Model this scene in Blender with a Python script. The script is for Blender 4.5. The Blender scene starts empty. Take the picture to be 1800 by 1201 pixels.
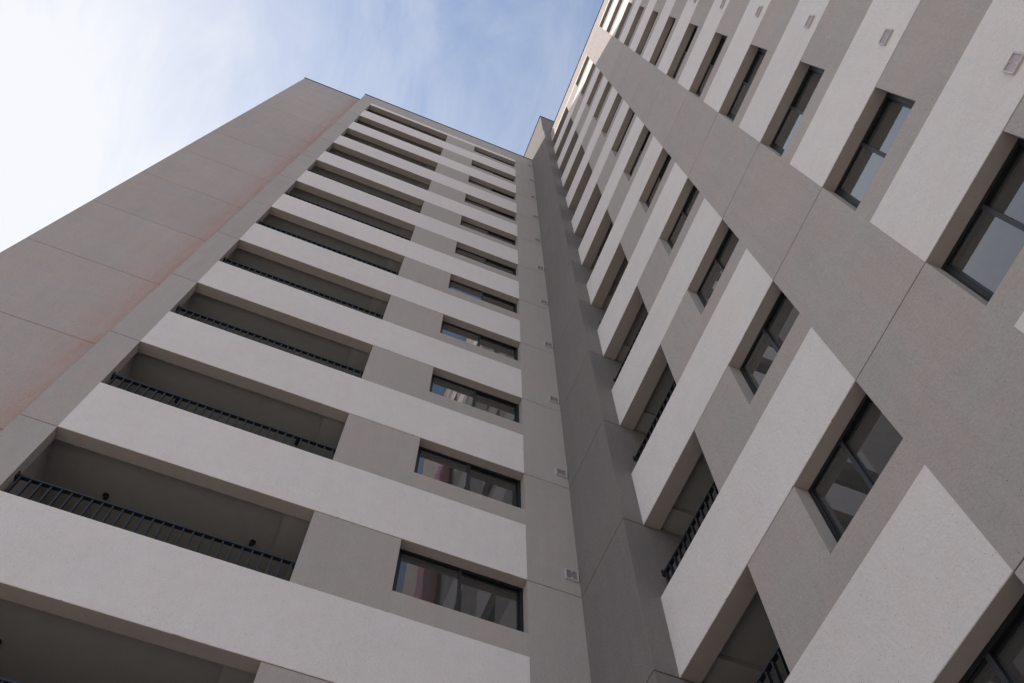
import bpy, bmesh, math, random
from mathutils import Matrix, Vector
random.seed(4)
S = bpy.context.scene
COL = S.collection

# ------------------------------------------------------------------ camera
CAM = Vector((-3.154, -7.3152, -10.6821))
ROWS = ((0.9297527, -0.3681754, -0.0025932),
        (0.3397202, 0.8605678, -0.3794907),
        (0.1419508, 0.3519516, 0.9251919))
cd = bpy.data.cameras.new('camera')
cam = bpy.data.objects.new('camera', cd)
COL.objects.link(cam)
r0, r1, r2 = [Vector(r) for r in ROWS]
M = Matrix.Identity(4)
for i in range(3):
    M[i][0] = r0[i]; M[i][1] = -r1[i]; M[i][2] = -r2[i]; M[i][3] = CAM[i]
cam.matrix_world = M
cd.sensor_width = 36
cd.lens = 36 * 1630.19 / 1800
cd.clip_start = 0.1
cd.clip_end = 6000
S.camera = cam

# ------------------------------------------------------------------ light
SUN_TO = Vector((-1.0, 1.0, 1.1)).normalized()          # towards the sun
S.view_settings.view_transform = 'Standard'
S.view_settings.look = 'None'
S.view_settings.exposure = 1.0
S.view_settings.gamma = 1
S.view_settings.use_curve_mapping = False
sd = bpy.data.lights.new('sun', 'SUN')
sd.energy = 2.4
sd.angle = math.radians(0.6)
sd.color = (1.0, 0.94, 0.87)
so = bpy.data.objects.new('sun', sd)
COL.objects.link(so)
so.location = (-40, 40, 60)
so.rotation_euler = SUN_TO.to_track_quat('Z', 'Y').to_euler()

W = bpy.data.worlds.new('World')
S.world = W
W.use_nodes = True
wt = W.node_tree
wt.nodes.clear()
def wn(t, **k):
    n = wt.nodes.new(t)
    for a, b in k.items(): setattr(n, a, b)
    return n
def wmath(op, a, b=None, c=None, clamp=False):
    n = wn('ShaderNodeMath', operation=op); n.use_clamp = clamp
    for i, v in enumerate((a, b, c)):
        if v is None: continue
        if isinstance(v, (int, float)): n.inputs[i].default_value = v
        else: wt.links.new(v, n.inputs[i])
    return n.outputs[0]
sky = wn('ShaderNodeTexSky', sky_type='NISHITA')
sky.sun_disc = False
sky.sun_elevation = math.asin(SUN_TO.z)
sky.sun_rotation = math.atan2(SUN_TO.x, SUN_TO.y)
sky.air_density = 1.0
sky.dust_density = 0.7
sky.ozone_density = 1.0
bg1 = wn('ShaderNodeBackground'); bg1.inputs['Strength'].default_value = 0.12
wt.links.new(sky.outputs[0], bg1.inputs[0])
tc = wn('ShaderNodeTexCoord')
nd = wn('ShaderNodeVectorMath', operation='NORMALIZE'); wt.links.new(tc.outputs['Generated'], nd.inputs[0])
sep = wn('ShaderNodeSeparateXYZ'); wt.links.new(nd.outputs[0], sep.inputs[0])
zc = wmath('MAXIMUM', sep.outputs['Z'], 0.12)
px = wmath('DIVIDE', sep.outputs['X'], zc)
py = wmath('DIVIDE', sep.outputs['Y'], zc)
cmb = wn('ShaderNodeCombineXYZ'); wt.links.new(px, cmb.inputs[0]); wt.links.new(py, cmb.inputs[1])
# cirrus sheet on a high flat layer, drawn out along the wind
mp = wn('ShaderNodeMapping'); mp.inputs['Rotation'].default_value = (0, 0, math.radians(38)); mp.inputs['Scale'].default_value = (1.0, 0.45, 1)
mp.inputs['Location'].default_value = (3.3, 1.7, 0)
wt.links.new(cmb.outputs[0], mp.inputs[0])
n1 = wn('ShaderNodeTexNoise'); n1.inputs['Scale'].default_value = 7.0; n1.inputs['Detail'].default_value = 10; n1.inputs['Roughness'].default_value = 0.6; n1.inputs['Distortion'].default_value = 0.9
wt.links.new(mp.outputs[0], n1.inputs['Vector'])
n2 = wn('ShaderNodeTexNoise'); n2.inputs['Scale'].default_value = 1.7; n2.inputs['Detail'].default_value = 4
wt.links.new(mp.outputs[0], n2.inputs['Vector'])
dot = wn('ShaderNodeVectorMath', operation='DOT_PRODUCT'); wt.links.new(nd.outputs[0], dot.inputs[0]); dot.inputs[1].default_value = SUN_TO
glow = wn('ShaderNodeMapRange'); glow.interpolation_type = 'LINEAR'
wt.links.new(dot.outputs['Value'], glow.inputs['Value'])
glow.inputs['From Min'].default_value = 0.57; glow.inputs['From Max'].default_value = 0.915
glow.inputs['To Min'].default_value = 0.0; glow.inputs['To Max'].default_value = 1.0
cl = wmath('MULTIPLY', wmath('SUBTRACT', n1.outputs[0], 0.50), 1.45)
cl = wmath('ADD', cl, wmath('MULTIPLY', wmath('SUBTRACT', n2.outputs[0], 0.50), 0.5))
fac = wmath('ADD', wmath('MULTIPLY', cl, 0.75), wmath('MULTIPLY', wmath('POWER', glow.outputs[0], 1.6), 0.94))
fac = wmath('ADD', fac, 0.13)
hz = wmath('MULTIPLY', wmath('SUBTRACT', 0.80, sep.outputs['Z'], clamp=True), 1.2)   # paler towards the horizon
fac = wmath('ADD', fac, hz, clamp=True)
bg2 = wn('ShaderNodeBackground'); bg2.inputs['Color'].default_value = (0.93, 0.95, 1.0, 1)
aur = wmath('DIVIDE', wmath('SUBTRACT', dot.outputs['Value'], 0.945, clamp=True), 0.055)      # bright haze close round the sun
stc = wmath('ADD', 0.45, wmath('MULTIPLY', glow.outputs[0], 0.05))
stc = wmath('ADD', stc, wmath('MULTIPLY', wmath('POWER', aur, 2.5), 1.3))
wt.links.new(stc, bg2.inputs['Strength'])
mx = wn('ShaderNodeMixShader')
wt.links.new(fac, mx.inputs[0]); wt.links.new(bg1.outputs[0], mx.inputs[1]); wt.links.new(bg2.outputs[0], mx.inputs[2])
wo = wn('ShaderNodeOutputWorld'); wt.links.new(mx.outputs[0], wo.inputs[0])

# ------------------------------------------------------------------ dimensions (metres, storeys of 2.9)
H = 2.9
G = 0.017                   # joint width
GROUND = -12.3
HB, HS = 1.350, 1.775       # top of white band, top of window sill wall above the storey line
HA, HBR, HC = 30.83, 31.02, 35.38
XL, XS, XP, X1, XW, XC = -6.537, -7.017, -9.668, -3.079, -1.846, 0.823
YP = 0.305
XB, YC = 1.1326, -1.41
B1, W1, W2, W3, W4 = -2.973, -3.951, -5.160, -6.387, -7.611
W5, W6, W7, BEND = -9.35, -10.58, -11.6, -14.1
K0, K1 = -4, 9              # storeys

# ------------------------------------------------------------------ materials
def mat(name):
    m = bpy.data.materials.new(name); m.use_nodes = True
    nt = m.node_tree; b = nt.nodes['Principled BSDF']
    return m, nt, b
def stucco(name, col, stain=False, speck=0.65, bump=1.0, streak=0.07, tint=(1.05, 0.98, 0.95)):
    m, nt, b = mat(name)
    N = nt.nodes.new; L = nt.links.new
    def math_(op, a, bb, clamp=False):
        n = N('ShaderNodeMath'); n.operation = op; n.use_clamp = clamp
        for i, v in enumerate((a, bb)):
            if isinstance(v, (int, float)): n.inputs[i].default_value = v
            else: L(v, n.inputs[i])
        return n.outputs[0]
    def noise(scale, detail, rough, vec=None, dist=0.0):
        n = N('ShaderNodeTexNoise'); n.inputs['Scale'].default_value = scale; n.inputs['Detail'].default_value = detail
        n.inputs['Roughness'].default_value = rough; n.inputs['Distortion'].default_value = dist
        L(vec or g.outputs['Position'], n.inputs['Vector']); return n.outputs[0]
    g = N('ShaderNodeNewGeometry')
    grain = noise(42, 6, 0.8)                 # sprayed plaster grain, about a centimetre
    mott = noise(5, 6, 0.62)                   # trowel mottling
    big = noise(0.55, 4, 0.6)
    mp = N('ShaderNodeMapping'); mp.inputs['Scale'].default_value = (7, 7, 0.55); L(g.outputs['Position'], mp.inputs[0])
    run = noise(1.0, 5, 0.6, mp.outputs[0])    # rain runs
    v = math_('ADD', 1.0, math_('MULTIPLY', math_('SUBTRACT', grain, 0.5), speck))
    v = math_('ADD', v, math_('MULTIPLY', math_('SUBTRACT', mott, 0.5), 0.13))
    v = math_('ADD', v, math_('MULTIPLY', math_('SUBTRACT', big, 0.5), 0.16))
    v = math_('ADD', v, math_('MULTIPLY', math_('SUBTRACT', run, 0.5), streak * 2))
    oi = N('ShaderNodeObjectInfo')
    v = math_('ADD', v, math_('MULTIPLY', math_('SUBTRACT', oi.outputs['Random'], 0.5), 0.05))   # coats laid storey by storey
    pit = N('ShaderNodeTexVoronoi'); pit.inputs['Scale'].default_value = 24; L(g.outputs['Position'], pit.inputs['Vector'])
    pr = N('ShaderNodeMapRange'); L(pit.outputs['Distance'], pr.inputs['Value'])
    pr.inputs['From Min'].default_value = 0.05; pr.inputs['From Max'].default_value = 0.13
    pr.inputs['To Min'].default_value = 0.5; pr.inputs['To Max'].default_value = 1.0
    pk = noise(9, 2, 0.5)
    pit_on = math_('GREATER_THAN', pk, 0.50)
    pf = N('ShaderNodeMix'); pf.data_type = 'FLOAT'; L(pit_on, pf.inputs[0]); pf.inputs[2].default_value = 1.0; L(pr.outputs[0], pf.inputs[3])
    v = math_('MULTIPLY', v, pf.outputs[0])
    hue = N('ShaderNodeMix'); hue.data_type = 'RGBA'
    hm = N('ShaderNodeMapRange'); hm.inputs['From Min'].default_value = 0.35; hm.inputs['From Max'].default_value = 0.65
    L(noise(1.3, 5, 0.65), hm.inputs['Value']); L(hm.outputs[0], hue.inputs[0])
    hue.inputs[6].default_value = (*[c for c in col], 1)
    hue.inputs[7].default_value = (*[c * t for c, t in zip(col, tint)], 1)
    last = hue.outputs[2]
    if stain:
        sp = N('ShaderNodeSeparateXYZ'); L(g.outputs['Position'], sp.inputs[0])
        mr = N('ShaderNodeMapRange'); L(sp.outputs['X'], mr.inputs['Value'])
        mr.inputs['From Min'].default_value = XS - 0.95; mr.inputs['From Max'].default_value = XS + 0.2
        mr.interpolation_type = 'SMOOTHERSTEP'
        mp2 = N('ShaderNodeMapping'); mp2.inputs['Scale'].default_value = (7, 7, 0.8); L(g.outputs['Position'], mp2.inputs[0])
        nn = noise(1.0, 6, 0.65, mp2.outputs[0])
        nr = N('ShaderNodeMapRange'); nr.inputs['From Min'].default_value = 0.22; nr.inputs['From Max'].default_value = 0.70; L(nn, nr.inputs['Value'])
        f = math_('MULTIPLY', mr.outputs[0], nr.outputs[0]); f = math_('MULTIPLY', f, 0.85)
        sm = N('ShaderNodeMix'); sm.data_type = 'RGBA'; L(f, sm.inputs[0]); L(last, sm.inputs[6]); sm.inputs[7].default_value = (0.50, 0.26, 0.20, 1)
        last = sm.outputs[2]
    mul = N('ShaderNodeVectorMath'); mul.operation = 'SCALE'; L(last, mul.inputs[0]); L(v, mul.inputs['Scale'])
    L(mul.outputs[0], b.inputs['Base Color'])
    b.inputs['Roughness'].default_value = 0.92
    b.inputs['Specular IOR Level'].default_value = 0.2
    h = math_('ADD', math_('MULTIPLY', grain, 1.0), math_('MULTIPLY', noise(22, 4, 0.6), 1.2))
    h = math_('MULTIPLY', h, pf.outputs[0])
    bp = N('ShaderNodeBump'); bp.inputs['Strength'].default_value = bump; bp.inputs['Distance'].default_value = 0.010
    L(h, bp.inputs['Height']); L(bp.outputs[0], b.inputs['Normal'])
    return m
def plain(name, col, rough=0.6, metal=0.0, spec=0.5, var=0.1):
    m, nt, b = mat(name)
    g = nt.nodes.new('ShaderNodeNewGeometry'); n = nt.nodes.new('ShaderNodeTexNoise'); n.inputs['Scale'].default_value = 6; n.inputs['Detail'].default_value = 5
    nt.links.new(g.outputs['Position'], n.inputs['Vector'])
    mr = nt.nodes.new('ShaderNodeMapRange'); nt.links.new(n.outputs[0], mr.inputs['Value'])
    mr.inputs['From Min'].default_value = 0.3; mr.inputs['From Max'].default_value = 0.7
    mr.inputs['To Min'].default_value = 1 - var; mr.inputs['To Max'].default_value = 1 + var
    sc = nt.nodes.new('ShaderNodeVectorMath'); sc.operation = 'SCALE'; sc.inputs[0].default_value = col
    nt.links.new(mr.outputs[0], sc.inputs['Scale']); nt.links.new(sc.outputs[0], b.inputs['Base Color'])
    b.inputs['Roughness'].default_value = rough; b.inputs['Metallic'].default_value = metal; b.inputs['Specular IOR Level'].default_value = spec
    return m
WHITE = stucco('white stucco', (0.77, 0.728, 0.705), speck=0.32, streak=0.03, tint=(1.03, 0.99, 0.98))
GREY = stucco('warm grey stucco', (0.45, 0.417, 0.395))
PANEL = stucco('grey stucco with faded red stain', (0.465, 0.418, 0.398), stain=True)
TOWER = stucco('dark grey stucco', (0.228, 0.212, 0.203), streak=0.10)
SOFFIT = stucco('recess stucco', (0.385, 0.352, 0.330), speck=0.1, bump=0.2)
CEIL = plain('balcony ceiling paint', (0.335, 0.325, 0.31), 0.9, var=0.04)
ROOM = plain('room plaster', (0.62, 0.60, 0.58), 0.9)
FRAME = plain('black aluminium', (0.008, 0.009, 0.011), 0.4, spec=0.35)
NAVY = plain('dark blue painted steel', (0.013, 0.014, 0.019), 0.5)
COPING = plain('dark metal coping', (0.06, 0.06, 0.062), 0.5)
BLACK = plain('black plastic', (0.012, 0.012, 0.012), 0.5)
VENTW = plain('white plastic vent', (0.52, 0.485, 0.49), 0.5, var=0.04)
VENTD = plain('vent mesh', (0.26, 0.225, 0.235), 0.8)
VENTD2 = plain('vent mesh dusty', (0.50, 0.44, 0.46), 0.8)
ROOFM = plain('roof membrane', (0.25, 0.25, 0.25), 0.9)

def glass():
    m, nt, b = mat('window glass')
    nt.nodes.remove(b)
    N = nt.nodes.new; L = nt.links.new
    out = [n for n in nt.nodes if n.type == 'OUTPUT_MATERIAL'][0]
    fr = N('ShaderNodeFresnel'); fr.inputs['IOR'].default_value = 1.52
    dbl = N('ShaderNodeMath'); dbl.operation = 'MULTIPLY'; dbl.use_clamp = True; L(fr.outputs[0], dbl.inputs[0]); dbl.inputs[1].default_value = 2.0
    tr = N('ShaderNodeBsdfTransparent'); tr.inputs[0].default_value = (0.52, 0.53, 0.53, 1)
    gl = N('ShaderNodeBsdfGlossy'); gl.inputs['Roughness'].default_value = 0.012; gl.inputs[0].default_value = (0.95, 0.97, 1, 1)
    g = N('ShaderNodeNewGeometry'); n = N('ShaderNodeTexNoise'); n.inputs['Scale'].default_value = 0.9; L(g.outputs['Position'], n.inputs['Vector'])
    bp = N('ShaderNodeBump'); bp.inputs['Distance'].default_value = 0.01; bp.inputs['Strength'].default_value = 0.05; L(n.outputs[0], bp.inputs['Height']); L(bp.outputs[0], gl.inputs['Normal'])
    mx = N('ShaderNodeMixShader'); L(dbl.outputs[0], mx.inputs[0]); L(tr.outputs[0], mx.inputs[1]); L(gl.outputs[0], mx.inputs[2])
    df = N('ShaderNodeBsdfDiffuse'); df.inputs[0].default_value = (0.46, 0.46, 0.45, 1)     # dust film
    m2 = N('ShaderNodeMixShader'); m2.inputs[0].default_value = 0.065; L(mx.outputs[0], m2.inputs[1]); L(df.outputs[0], m2.inputs[2])
    L(m2.outputs[0], out.inputs[0])
    return m
GLASS = glass()

def net_mat():
    m, nt, b = mat('red and blue patterned net')
    N = nt.nodes.new; L = nt.links.new
    g = N('ShaderNodeNewGeometry')
    mp = N('ShaderNodeMapping'); mp.inputs['Rotation'].default_value = (math.radians(40), 0, 0); L(g.outputs['Position'], mp.inputs[0])
    w = N('ShaderNodeTexWave'); w.inputs['Scale'].default_value = 1.6; w.inputs['Distortion'].default_value = 1.5; w.bands_direction = 'Z'; L(mp.outputs[0], w.inputs[0])
    cr = N('ShaderNodeValToRGB'); L(w.outputs[0], cr.inputs[0])
    e = cr.color_ramp.elements
    e[0].color = (0.36, 0.09, 0.10, 1); e[1].color = (0.45, 0.42, 0.43, 1); e[1].position = 0.8
    x = cr.color_ramp.elements.new(0.45); x.color = (0.45, 0.08, 0.09, 1)
    x = cr.color_ramp.elements.new(0.93); x.color = (0.10, 0.18, 0.42, 1)
    sp = N('ShaderNodeSeparateXYZ'); L(g.outputs['Position'], sp.inputs[0])
    ed = N('ShaderNodeMapRange'); ed.inputs['From Min'].default_value = -9.3; ed.inputs['From Max'].default_value = -9.2; L(sp.outputs['Y'], ed.inputs['Value'])
    mx = N('ShaderNodeMix'); mx.data_type = 'RGBA'; L(ed.outputs[0], mx.inputs[0]); L(cr.outputs[0], mx.inputs[6]); mx.inputs[7].default_value = (0.30, 0.09, 0.09, 1)
    L(mx.outputs[2], b.inputs['Base Color']); b.inputs['Roughness'].default_value = 0.9
    return m
NET = net_mat()

# ------------------------------------------------------------------ mesh helpers
def new_mesh(name, bm, m):
    me = bpy.data.meshes.new(name); bm.to_mesh(me); bm.free(); me.materials.append(m); return me
def bbox(bm, x0, x1, y0, y1, z0, z1, mi=0):
    vs = [bm.verts.new((x, y, z)) for x in (x0, x1) for y in (y0, y1) for z in (z0, z1)]
    for f in ((0,1,3,2),(4,6,7,5),(0,4,5,1),(2,3,7,6),(0,2,6,4),(1,5,7,3)):
        bm.faces.new([vs[i] for i in f]).material_index = mi
def box_mesh(name, x0, x1, y0, y1, z0, z1, m, bevel=0.0):
    bm = bmesh.new(); bbox(bm, x0, x1, y0, y1, z0, z1)
    if bevel: bmesh.ops.bevel(bm, geom=bm.edges[:], offset=bevel, segments=1, affect='EDGES')
    bmesh.ops.recalc_face_normals(bm, faces=bm.faces[:])
    return new_mesh(name, bm, m)
def cyl(bm, p, q, r, n=10):
    p, q = Vector(p), Vector(q); d = (q - p)
    res = bmesh.ops.create_cone(bm, cap_ends=True, segments=n, radius1=r, radius2=r, depth=d.length)
    mtx = Matrix.Translation((p + q) / 2) @ d.to_track_quat('Z', 'Y').to_matrix().to_4x4()
    bmesh.ops.transform(bm, matrix=mtx, verts=res['verts'])

class Wing:
    """A facade frame: a = along the facade, d = depth into the building, z = up."""
    def __init__(self, name, loc, kind, label, cat):
        self.e = bpy.data.objects.new(name, None); COL.objects.link(self.e)
        self.e.location = loc; self.e['label'] = label; self.e['category'] = cat
        self.kind = kind
    def rng(self, a0, a1, d0, d1):
        if self.kind == 'A': return (min(a0, a1), max(a0, a1), d0, d1)
        return (XB + d0, XB + d1, min(a0, a1), max(a0, a1))
    def box(self, name, a0, a1, d0, d1, z0, z1, m, bevel=0.0):
        x0, x1, y0, y1 = self.rng(a0, a1, d0, d1)
        return box_mesh(name, x0, x1, y0, y1, z0, z1, m, bevel)
    def bb(self, bm, a0, a1, d0, d1, z0, z1):
        bbox(bm, *self.rng(a0, a1, d0, d1), z0, z1)
    def pt(self, a, d, z):
        return (a, d, z) if self.kind == 'A' else (XB + d, a, z)
    def put(self, name, me, z=0.0, parent=None):
        o = bpy.data.objects.new(name, me); COL.objects.link(o)
        if parent is None:
            o.parent = self.e; o.location = Vector((0, 0, z)) - self.e.location
        else:
            o.parent = parent; o.location = (0, 0, z)
        return o

def rough_band(w, name, a0, a1, z0, z1, th, m):
    """White parapet band, 3 mm proud, its front arrises slightly uneven as hand-finished plaster is."""
    bm = bmesh.new()
    n = max(2, int(abs(a1 - a0) / 0.03))
    rings = []
    lo, hi = min(a0, a1), max(a0, a1)
    for i in range(n + 1):
        a = lo + (hi - lo) * i / n
        e = 0 if i in (0, n) else 1
        j = [random.uniform(-1, 1) * 0.0009 * e for _ in range(4)]
        prof = [(-0.003 + abs(j[0]) * .5, z0 + 0.004 + j[1]), (-0.003, z0 + 0.012), (-0.003, z1 - 0.012), (-0.003 + abs(j[2]) * .5, z1 - 0.004 + j[3]), (0.004, z1), (th, z1), (th, z0), (0.004, z0)]
        rings.append([bm.verts.new(w.pt(a, d, z)) for d, z in prof])
    k = 8
    for i in range(n):
        for j in range(k):
            bm.faces.new((rings[i][j], rings[i][(j + 1) % k], rings[i + 1][(j + 1) % k], rings[i + 1][j]))
    bm.faces.new(rings[0]); bm.faces.new(rings[-1])
    bmesh.ops.recalc_face_normals(bm, faces=bm.faces[:])
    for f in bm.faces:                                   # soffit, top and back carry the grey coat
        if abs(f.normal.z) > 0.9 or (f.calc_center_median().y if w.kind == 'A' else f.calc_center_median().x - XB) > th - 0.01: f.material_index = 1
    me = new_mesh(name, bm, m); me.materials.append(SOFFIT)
    return me

def recess_mesh(w, a0, a1, d0, depth, z0, z1, m, name, beam=None, zbeam=None):
    """Open-fronted recess (five inner faces with thickness), optional ceiling beam between a=beam[0..1]."""
    t = 0.1
    bm = bmesh.new()
    lo, hi = min(a0, a1), max(a0, a1)
    w.bb(bm, lo - t, lo, d0, depth, z0 - t, z1 + t)
    w.bb(bm, hi, hi + t, d0, depth, z0 - t, z1 + t)
    w.bb(bm, lo, hi, d0, depth, z1, z1 + t)
    w.bb(bm, lo, hi, d0, depth, z0 - t, z0)
    w.bb(bm, lo, hi, depth - t, depth, z0, z1)
    if beam: w.bb(bm, beam[0], beam[1], d0, depth - t, zbeam, z1 + 0.02)
    bmesh.ops.recalc_face_normals(bm, faces=bm.faces[:])
    return new_mesh(name, bm, m)

def window_meshes(w, a0, a1, z0, z1, dp):
    """Aluminium sliding window: outer frame, sash, mullion, two panes. Front of the frame at depth dp."""
    lo, hi = min(a0, a1), max(a0, a1); mid = (lo + hi) / 2
    f, dd = 0.05, 0.075
    bm = bmesh.new()
    w.bb(bm, lo, hi, dp, dp + dd, z1 - f, z1); w.bb(bm, lo, hi, dp, dp + dd, z0, z0 + f)
    w.bb(bm, lo, lo + f, dp + .001, dp + dd, z0 + f, z1 - f); w.bb(bm, hi - f, hi, dp + .001, dp + dd, z0 + f, z1 - f)
    frame = new_mesh('window_frame', bm, FRAME)
    s = 0.03
    sashes = []
    panes = []
    o1, o2 = (0.012, 0.039) if w.kind == 'A' else (0.039, 0.012)      # which sash runs in the outer track
    for k, (p, q, off) in enumerate(((lo + f, mid + 0.022, o1), (mid - 0.022, hi - f, o2))):
        bm = bmesh.new()
        w.bb(bm, p, q, dp + off, dp + off + .026, z1 - f - s, z1 - f); w.bb(bm, p, q, dp + off, dp + off + .026, z0 + f, z0 + f + s)
        w.bb(bm, p, p + s, dp + off + .001, dp + off + .026, z0 + f + s, z1 - f - s); w.bb(bm, q - s, q, dp + off + .001, dp + off + .026, z0 + f + s, z1 - f - s)
        sashes.append(new_mesh('sash', bm, FRAME))
        bm = bmesh.new(); w.bb(bm, p + s, q - s, dp + off + .003, dp + off + .006, z0 + f + s, z1 - f - s)
        # single reflecting sheet: keep only the outward face so the pane is one clean layer
        keep = -1
        bm.faces.ensure_lookup_table()
        ax = 1 if w.kind == 'A' else 0
        best = min(bm.faces, key=lambda fc: fc.calc_center_median()[ax])
        bmesh.ops.delete(bm, geom=[fc for fc in bm.faces if fc is not best], context='FACES')
        panes.append(new_mesh('glass_pane', bm, GLASS))
    bm = bmesh.new(); w.bb(bm, mid - 0.022, mid + 0.022, dp + 0.002, dp + 0.0115, z0 + f, z1 - f)
    mull = new_mesh('mullion', bm, NAVY)
    return frame, sashes, panes, mull

def put_window(w, ms, z, label=None):
    frame, sashes, panes, mull = ms
    o = w.put('window', frame, z)
    if label: o['label'] = label
    for s in sashes: w.put('sash', s, parent=o)
    for p in panes: w.put('glass_pane', p, parent=o)
    w.put('mullion', mull, parent=o)
    return o

def rail_meshes(w, a0, a1, dp, zb, zt, n):
    lo, hi = min(a0, a1), max(a0, a1)
    top = w.box('top_rail', lo, hi, dp - 0.025, dp + 0.03, zt - 0.028, zt, NAVY)
    bars = []
    step = (hi - lo - 0.10) / (n - 1)
    for i in range(n):
        a = lo + 0.05 + i * step
        bars.append(a)
    bar = w.box('baluster', -0.0105, 0.0105, dp - 0.018, dp + 0.022, zb, zt - 0.0285, NAVY) if w.kind == 'A' else None
    if bar is None:
        bm = bmesh.new(); bbox(bm, XB + dp - 0.018, XB + dp + 0.022, -0.0105, 0.0105, zb, zt - 0.0285); bar = new_mesh('baluster', bm, NAVY)
    joined = bmesh.new()
    for a in bars: w.bb(joined, a - 0.0105, a + 0.0105, dp - 0.018, dp + 0.022, zb, zt - 0.0285)
    joined = new_mesh('balusters', joined, NAVY)
    br = []
    for a in (lo, hi - 0.02):
        bm = bmesh.new(); w.bb(bm, a, a + 0.02, dp - 0.045, dp + 0.045, zt - 0.075, zt + 0.03)
        s = 0.03 if a == lo else -0.01
        w.bb(bm, a + s - 0.01, a + s + 0.01, dp - 0.012, dp + 0.012, zt - 0.062, zt + 0.012)
        br.append(new_mesh('wall_bracket', bm, BLACK))
    return top, bars, bar, joined, br
def put_rail(w, ms, z, singly):
    top, bars, bar, joined, br = ms
    o = w.put('balcony_railing', top, z)
    for b in br: w.put('wall_bracket', b, parent=o)
    if singly:
        for a in bars:
            c = w.put('baluster', bar, parent=o)
            c.location = (a, 0, 0) if w.kind == 'A' else (0, a, 0)
    else:
        c = w.put('balusters', joined, parent=o); c['kind'] = 'stuff'

def vent_meshes(w, a, z, wd, ht, dark):
    t = 0.03; f = 0.017
    bm = bmesh.new()
    l, r, b, u = a - wd / 2, a + wd / 2, z - ht / 2, z + ht / 2
    w.bb(bm, l, r, -t, 0, u - f, u); w.bb(bm, l, r, -t, 0, b, b + f)
    w.bb(bm, l, l + f, -t, 0, b + f, u - f); w.bb(bm, r - f, r, -t, 0, b + f, u - f)
    w.bb(bm, a - f * .4, a + f * .4, -t + .004, 0, b + f, b + f + ht * .22); w.bb(bm, a - f * .4, a + f * .4, -t + .004, 0, u - f - ht * .2, u - f)
    w.bb(bm, l + f, r - f, -0.002, 0.002, b + f, u - f)
    frame = new_mesh('vent_grille', bm, VENTW)
    bm = bmesh.new()
    n = 9
    for i in range(n):
        zz = b + f + (ht - 2 * f) * (i + .5) / n
        w.bb(bm, l + f, r - f, -0.018, -0.004, zz - ht * .036, zz + ht * .036)
    w_ = new_mesh('louvre_slats', bm, dark)
    return frame, w_
def put_vent(w, ms, z):
    o = w.put('vent_grille', ms[0], z); w.put('louvre_slats', ms[1], parent=o)

# ================================================================== ground
def struct(name, me):
    o = bpy.data.objects.new(name, me); COL.objects.link(o); o['kind'] = 'structure'; return o
def ground_mat(name, col, scale):
    m, nt, b = mat(name)
    g = nt.nodes.new('ShaderNodeNewGeometry')
    n = nt.nodes.new('ShaderNodeTexNoise'); n.inputs['Scale'].default_value = scale; n.inputs['Detail'].default_value = 8
    nt.links.new(g.outputs['Position'], n.inputs['Vector'])
    r = nt.nodes.new('ShaderNodeValToRGB'); nt.links.new(n.outputs[0], r.inputs[0])
    r.color_ramp.elements[0].position = 0.3; r.color_ramp.elements[1].position = 0.7
    r.color_ramp.elements[0].color = (*[c * .8 for c in col], 1); r.color_ramp.elements[1].color = (*[c * 1.2 for c in col], 1)
    nt.links.new(r.outputs[0], b.inputs['Base Color']); b.inputs['Roughness'].default_value = 0.95
    return m
struct('ground', box_mesh('ground', -1500, 1500, -1500, 1500, GROUND - 1.0, GROUND - 0.12, ground_mat('dry earth and grass', (0.30, 0.265, 0.215), 0.4)))
pav = struct('pavement', box_mesh('pavement', -40, 1.0, -30, 0.0, GROUND - 0.118, GROUND - 0.02, ground_mat('pavement bed', (0.34, 0.305, 0.27), 2)))
slab = box_mesh('paving_slab', -0.994, 0.994, -0.994, 0.994, 0, 0.03, ground_mat('concrete slabs', (0.40, 0.365, 0.33), 3), 0.006)
for i in range(8):
    for j in range(8):
        o = bpy.data.objects.new('paving_slab', slab); COL.objects.link(o); o.parent = pav
        o.location = (-14 + i * 2, -15.2 + j * 2, GROUND - 0.0195)

# ================================================================== left wing
A = Wing('apartment_building', (-4.4, 6.0, GROUND), 'A',
         'left apartment block with long white balcony bands and a blank grey side wall stained pink', 'building')
T = 0.2
a_panel = A.box('wall_panel', XP, XS + 0.15, YP, YP + 0.2, 0, H - G, PANEL, 0.004)
a_strip = A.box('wall_panel', XS, XL, 0, T, 0, H - G, GREY)
a_pier = A.box('wall_panel', X1, XW, 0, T, HB, H - G, GREY)
a_sill = A.box('sill_wall', XW + .0005, -.0005, 0, 0.16, HB, HS, GREY)
a_edge = A.box('wall_panel', 0, XC - 0.0005, 0, T, 0, H - G, GREY)
a_win = window_meshes(A, XW, 0, HS - 0.01, H, 0.16)
a_room = recess_mesh(A, XW - 0.2, 0.2, 0.26, 3.4, 0.05, H - 0.03, ROOM, 'room_interior')
a_balc = recess_mesh(A, XL - 0.07, X1 + 0.1, T, 2.7, 0.21, H + 0.0, CEIL, 'balcony_recess', beam=(-3.435, X1 + 0.1), zbeam=H - 0.085)
a_rail = rail_meshes(A, XL, X1, 0.14, HB - 0.02, 1.89, 28)
a_vent = vent_meshes(A, 0.695, 0.42, 0.205, 0.225, VENTD)
bm = bmesh.new()
cyl(bm, (0, 0, 0), (0, 0, -0.02), 0.042, 14); cyl(bm, (0, 0, -0.018), (0.02, 0.0, -0.07), 0.026, 10); cyl(bm, (0.015, 0.0, -0.06), (0.03, -0.045, -0.085), 0.007, 6)
hook = new_mesh('ceiling_lamp_holder', bm, BLACK)
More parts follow.
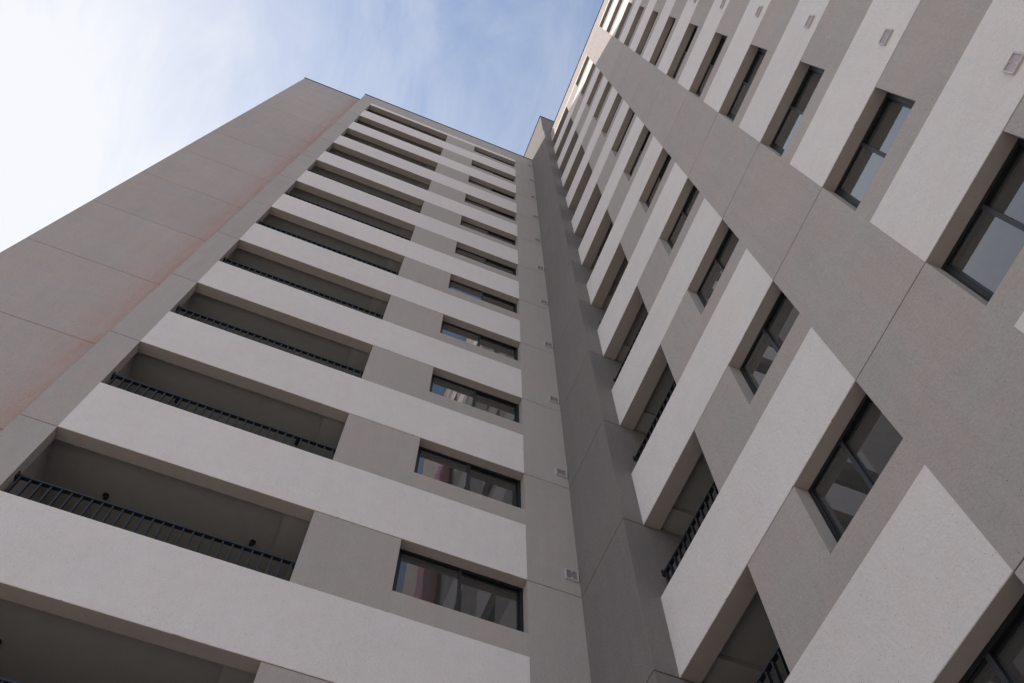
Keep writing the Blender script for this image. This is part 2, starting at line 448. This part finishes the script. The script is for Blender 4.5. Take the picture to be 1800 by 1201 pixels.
def door_mesh(w, a0, a1, d, z0, z1):
    bm = bmesh.new(); f = 0.06
    lo, hi = min(a0, a1), max(a0, a1)
    w.bb(bm, lo, hi, d - .05, d, z1 - f, z1); mid = (lo + hi) / 2
    for a in (lo, mid - f / 2, hi - f): w.bb(bm, a, a + f, d - .05, d, z0, z1 - f)
    fr = new_mesh('balcony_door', bm, FRAME)
    bm = bmesh.new(); w.bb(bm, lo + f, hi - f, d - .03, d - .02, z0, z1 - f)
    return fr, new_mesh('door_glass', bm, plain('dark door glass', (0.03, 0.03, 0.035), 0.08))
a_door = door_mesh(A, XL + 0.6, X1 - 0.5, 2.6 - 0.001, 0.1, 2.3)
for k in range(K0, K1 + 1):
    z = k * H
    for me in (a_panel, a_strip, a_pier, a_edge): A.put('wall_panel', me, z)
    A.put('sill_wall', a_sill, z)
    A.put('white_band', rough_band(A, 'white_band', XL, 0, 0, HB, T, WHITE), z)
    put_window(A, a_win, z)
    A.put('room_interior', a_room, z)
    # the recess ceiling sits 0.15 m above the band soffit
    A.put('balcony_recess', a_balc, z + 0.15 - 0.0)
    put_rail(A, a_rail, z, -3 <= k <= 3)
    put_vent(A, a_vent, z)
    d = A.put('balcony_door', a_door[0], z + .15); A.put('door_glass', a_door[1], parent=d)
    for hx in (-3.74, -5.77):
        o = A.put('ceiling_lamp_holder', hook, 0); o.location = Vector((hx + random.uniform(-.03, .03), 0.91, z + H + 0.15)) - A.e.location
        o.rotation_euler = (0, 0, random.uniform(-0.6, 0.6) + (0.4 if hx < -5 else 2.5))
# top storey line and parapet
zt = (K1 + 1) * H
put_vent(A, a_vent, zt)
A.put('wall_panel', A.box('wall_panel', XP, XS + 0.15, YP, YP + 0.2, zt, HA, PANEL, 0.004))
bm = bmesh.new()
A.bb(bm, XS, XL, 0, T, zt, HA); A.bb(bm, 0, XC - .0005, 0, T, zt, HA); A.bb(bm, XL, 0, 0, T, zt + 0.38, HA)
A.put('parapet_wall', new_mesh('parapet_wall', bm, GREY))
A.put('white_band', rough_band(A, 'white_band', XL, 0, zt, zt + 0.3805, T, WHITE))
bm = bmesh.new()
A.bb(bm, XS - 0.02, XC + 0.0, -0.03, T + 0.03, HA, HA + 0.03)
A.bb(bm, XP - 0.02, XS - 0.021, YP - 0.03, YP + T + 0.03, HA, HA + 0.03)
A.put('roof_coping', new_mesh('roof_coping', bm, COPING))
bm = bmesh.new()
A.bb(bm, XS + .16, XC, T + .001, 12, HA - 0.9, HA - 0.7)          # roof slab
A.bb(bm, XP, XS + .16, YP + .2, 12, HA - 0.9, HA - 0.7)
A.put('roof', new_mesh('roof', bm, ROOFM))
bm = bmesh.new()
A.bb(bm, XP, XP + .2, YP + .2, 12, GROUND - .1, HA); A.bb(bm, XP, XC, 12, 12.2, GROUND - .1, HA)
A.bb(bm, XP + .2, XS + .25, YP + .25, YP + .35, GROUND - .1, HA - .9)
A.put('rear_wall', new_mesh('rear_wall', bm, GREY))
bm = bmesh.new(); A.bb(bm, XP, XC, 0.02, T, GROUND - .1, K0 * H - G)
A.put('plinth', new_mesh('plinth', bm, TOWER))

# ================================================================== lift tower in the corner
C = Wing('stair_tower', (2.2, 1.0, GROUND), 'A',
         'narrow blank dark grey tower in the corner between the two striped blocks', 'tower')
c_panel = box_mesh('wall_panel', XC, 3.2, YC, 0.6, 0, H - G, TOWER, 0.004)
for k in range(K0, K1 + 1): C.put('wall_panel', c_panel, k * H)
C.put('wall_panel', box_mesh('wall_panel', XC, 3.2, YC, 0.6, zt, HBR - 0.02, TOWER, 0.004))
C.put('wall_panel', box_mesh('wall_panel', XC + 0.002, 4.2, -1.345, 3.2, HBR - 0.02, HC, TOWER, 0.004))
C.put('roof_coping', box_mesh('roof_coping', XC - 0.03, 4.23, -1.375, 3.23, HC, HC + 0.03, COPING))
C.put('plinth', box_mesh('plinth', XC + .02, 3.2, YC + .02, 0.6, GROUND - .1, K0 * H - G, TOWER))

# ================================================================== right wing
B = Wing('apartment_building', (7.0, -7.5, GROUND), 'B',
         'right apartment block with slanting white bands split by a wide plain grey wall strip', 'building')
TB = 0.245
b_pier = B.box('wall_panel', B1, W1, 0, TB, HB, H - G, GREY)
b_sill1 = B.box('sill_wall', W1 - .0005, W2 + .0005, 0, 0.16, HB, HS, GREY)
b_wide = B.box('wall_panel', W2, W3, 0, TB, 0, H - G, GREY)
b_sill2 = B.box('sill_wall', W3 - .0005, W4 + .0005, 0, 0.16, HB, HS, GREY)
b_pan2 = B.box('wall_panel', W4, W5, 0, TB, HB, H - G, GREY)
b_sill3 = B.box('sill_wall', W5 - .0005, W6 + .0005, 0, 0.16, HB, HS, GREY)
b_pan3 = B.box('wall_panel', W6, W7, 0, TB, HB, H - G, GREY)
b_end = B.box('wall_panel', W7, BEND, 0, TB, 0, H - G, GREY)
b_win = [window_meshes(B, p, q, HS - 0.01, H, 0.16) for p, q in ((W1, W2), (W3, W4), (W5, W6))]
b_room = [recess_mesh(B, p + .2, q - .2, 0.26, 3.4, 0.05, H - 0.03, ROOM, 'room_interior') for p, q in ((W1, W2), (W3, W4), (W5, W6))]
b_balc = recess_mesh(B, YC + .06, B1 - 0.1, TB, 2.7, 0.21, H, CEIL, 'balcony_recess', beam=(-1.752, YC), zbeam=H - 0.085)
b_rail = rail_meshes(B, YC, B1, 0.14, HB - 0.02, 1.89, 13)
b_vent = vent_meshes(B, -8.148, 0.375, 0.185, 0.185, VENTD2)
for k in range(K0, K1 + 1):
    z = k * H
    for me in (b_pier, b_wide, b_pan2, b_pan3, b_end): B.put('wall_panel', me, z)
    for me in (b_sill1, b_sill2, b_sill3): B.put('sill_wall', me, z)
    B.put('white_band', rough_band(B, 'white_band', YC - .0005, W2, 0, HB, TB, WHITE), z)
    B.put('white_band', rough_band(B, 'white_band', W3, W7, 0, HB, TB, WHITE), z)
    for ms in b_win: put_window(B, ms, z)
    for me in b_room: B.put('room_interior', me, z)
    B.put('balcony_recess', b_balc, z + 0.15)
    put_rail(B, b_rail, z, -3 <= k <= 3)
    put_vent(B, b_vent, z)
put_vent(B, b_vent, zt) if False else None
bm = bmesh.new()
B.bb(bm, W2, W3, 0, TB, zt, HBR); B.bb(bm, W7, BEND, 0, TB, zt, HBR)
B.bb(bm, YC - .0005, W2, 0, TB, zt + 0.32, HBR); B.bb(bm, W3, W7, 0, TB, zt + 0.32, HBR)
B.put('parapet_wall', new_mesh('parapet_wall', bm, GREY))
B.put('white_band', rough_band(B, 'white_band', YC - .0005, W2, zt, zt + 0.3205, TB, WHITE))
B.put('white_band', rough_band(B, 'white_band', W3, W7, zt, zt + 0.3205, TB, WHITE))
bm = bmesh.new(); B.bb(bm, YC - .001, BEND - .03, -0.03, TB + .03, HBR, HBR + 0.03)
B.put('roof_coping', new_mesh('roof_coping', bm, COPING))
bm = bmesh.new(); B.bb(bm, YC - .001, BEND, TB + .001, 11, HBR - 0.9, HBR - 0.7)
B.put('roof', new_mesh('roof', bm, ROOFM))
bm = bmesh.new(); B.bb(bm, BEND, BEND + .2, TB + .001, 11, GROUND - .1, HBR); B.bb(bm, YC - .001, BEND, 11.001, 11.2, GROUND - .1, HBR); B.bb(bm, YC - .001, YC - .2, 2.1, 11, GROUND - .1, HBR)
B.put('rear_wall', new_mesh('rear_wall', bm, GREY))
bm = bmesh.new(); B.bb(bm, YC - .001, BEND, 0.02, TB, GROUND - .1, K0 * H - G)
B.put('plinth', new_mesh('plinth', bm, TOWER))

# net hanging down the right wing, mirrored in the lower windows of the left block
bm = bmesh.new()
na, nz = 26, 24
grid = []
for i in range(na + 1):
    row = []
    a = -8.5 - 2.9 * i / na
    for j in range(nz + 1):
        zz = 9.6 + 11.2 * j / nz
        row.append(bm.verts.new((XB - 0.13 - 0.05 * math.sin(a * 19) - 0.02 * math.sin(zz * 3 + a * 4), a + 0.03 * math.sin(zz * 1.7), zz)))
    grid.append(row)
for i in range(na):
    for j in range(nz): bm.faces.new((grid[i][j], grid[i + 1][j], grid[i + 1][j + 1], grid[i][j + 1]))
me = new_mesh('hanging_net', bm, NET)
for p in me.polygons: p.use_smooth = True
net = bpy.data.objects.new('hanging_net', me); COL.objects.link(net)
md = net.modifiers.new('thickness', 'SOLIDIFY'); md.thickness = 0.004
net['label'] = 'red and blue patterned net on the right block, seen mirrored in the lower left windows'
net['category'] = 'net'
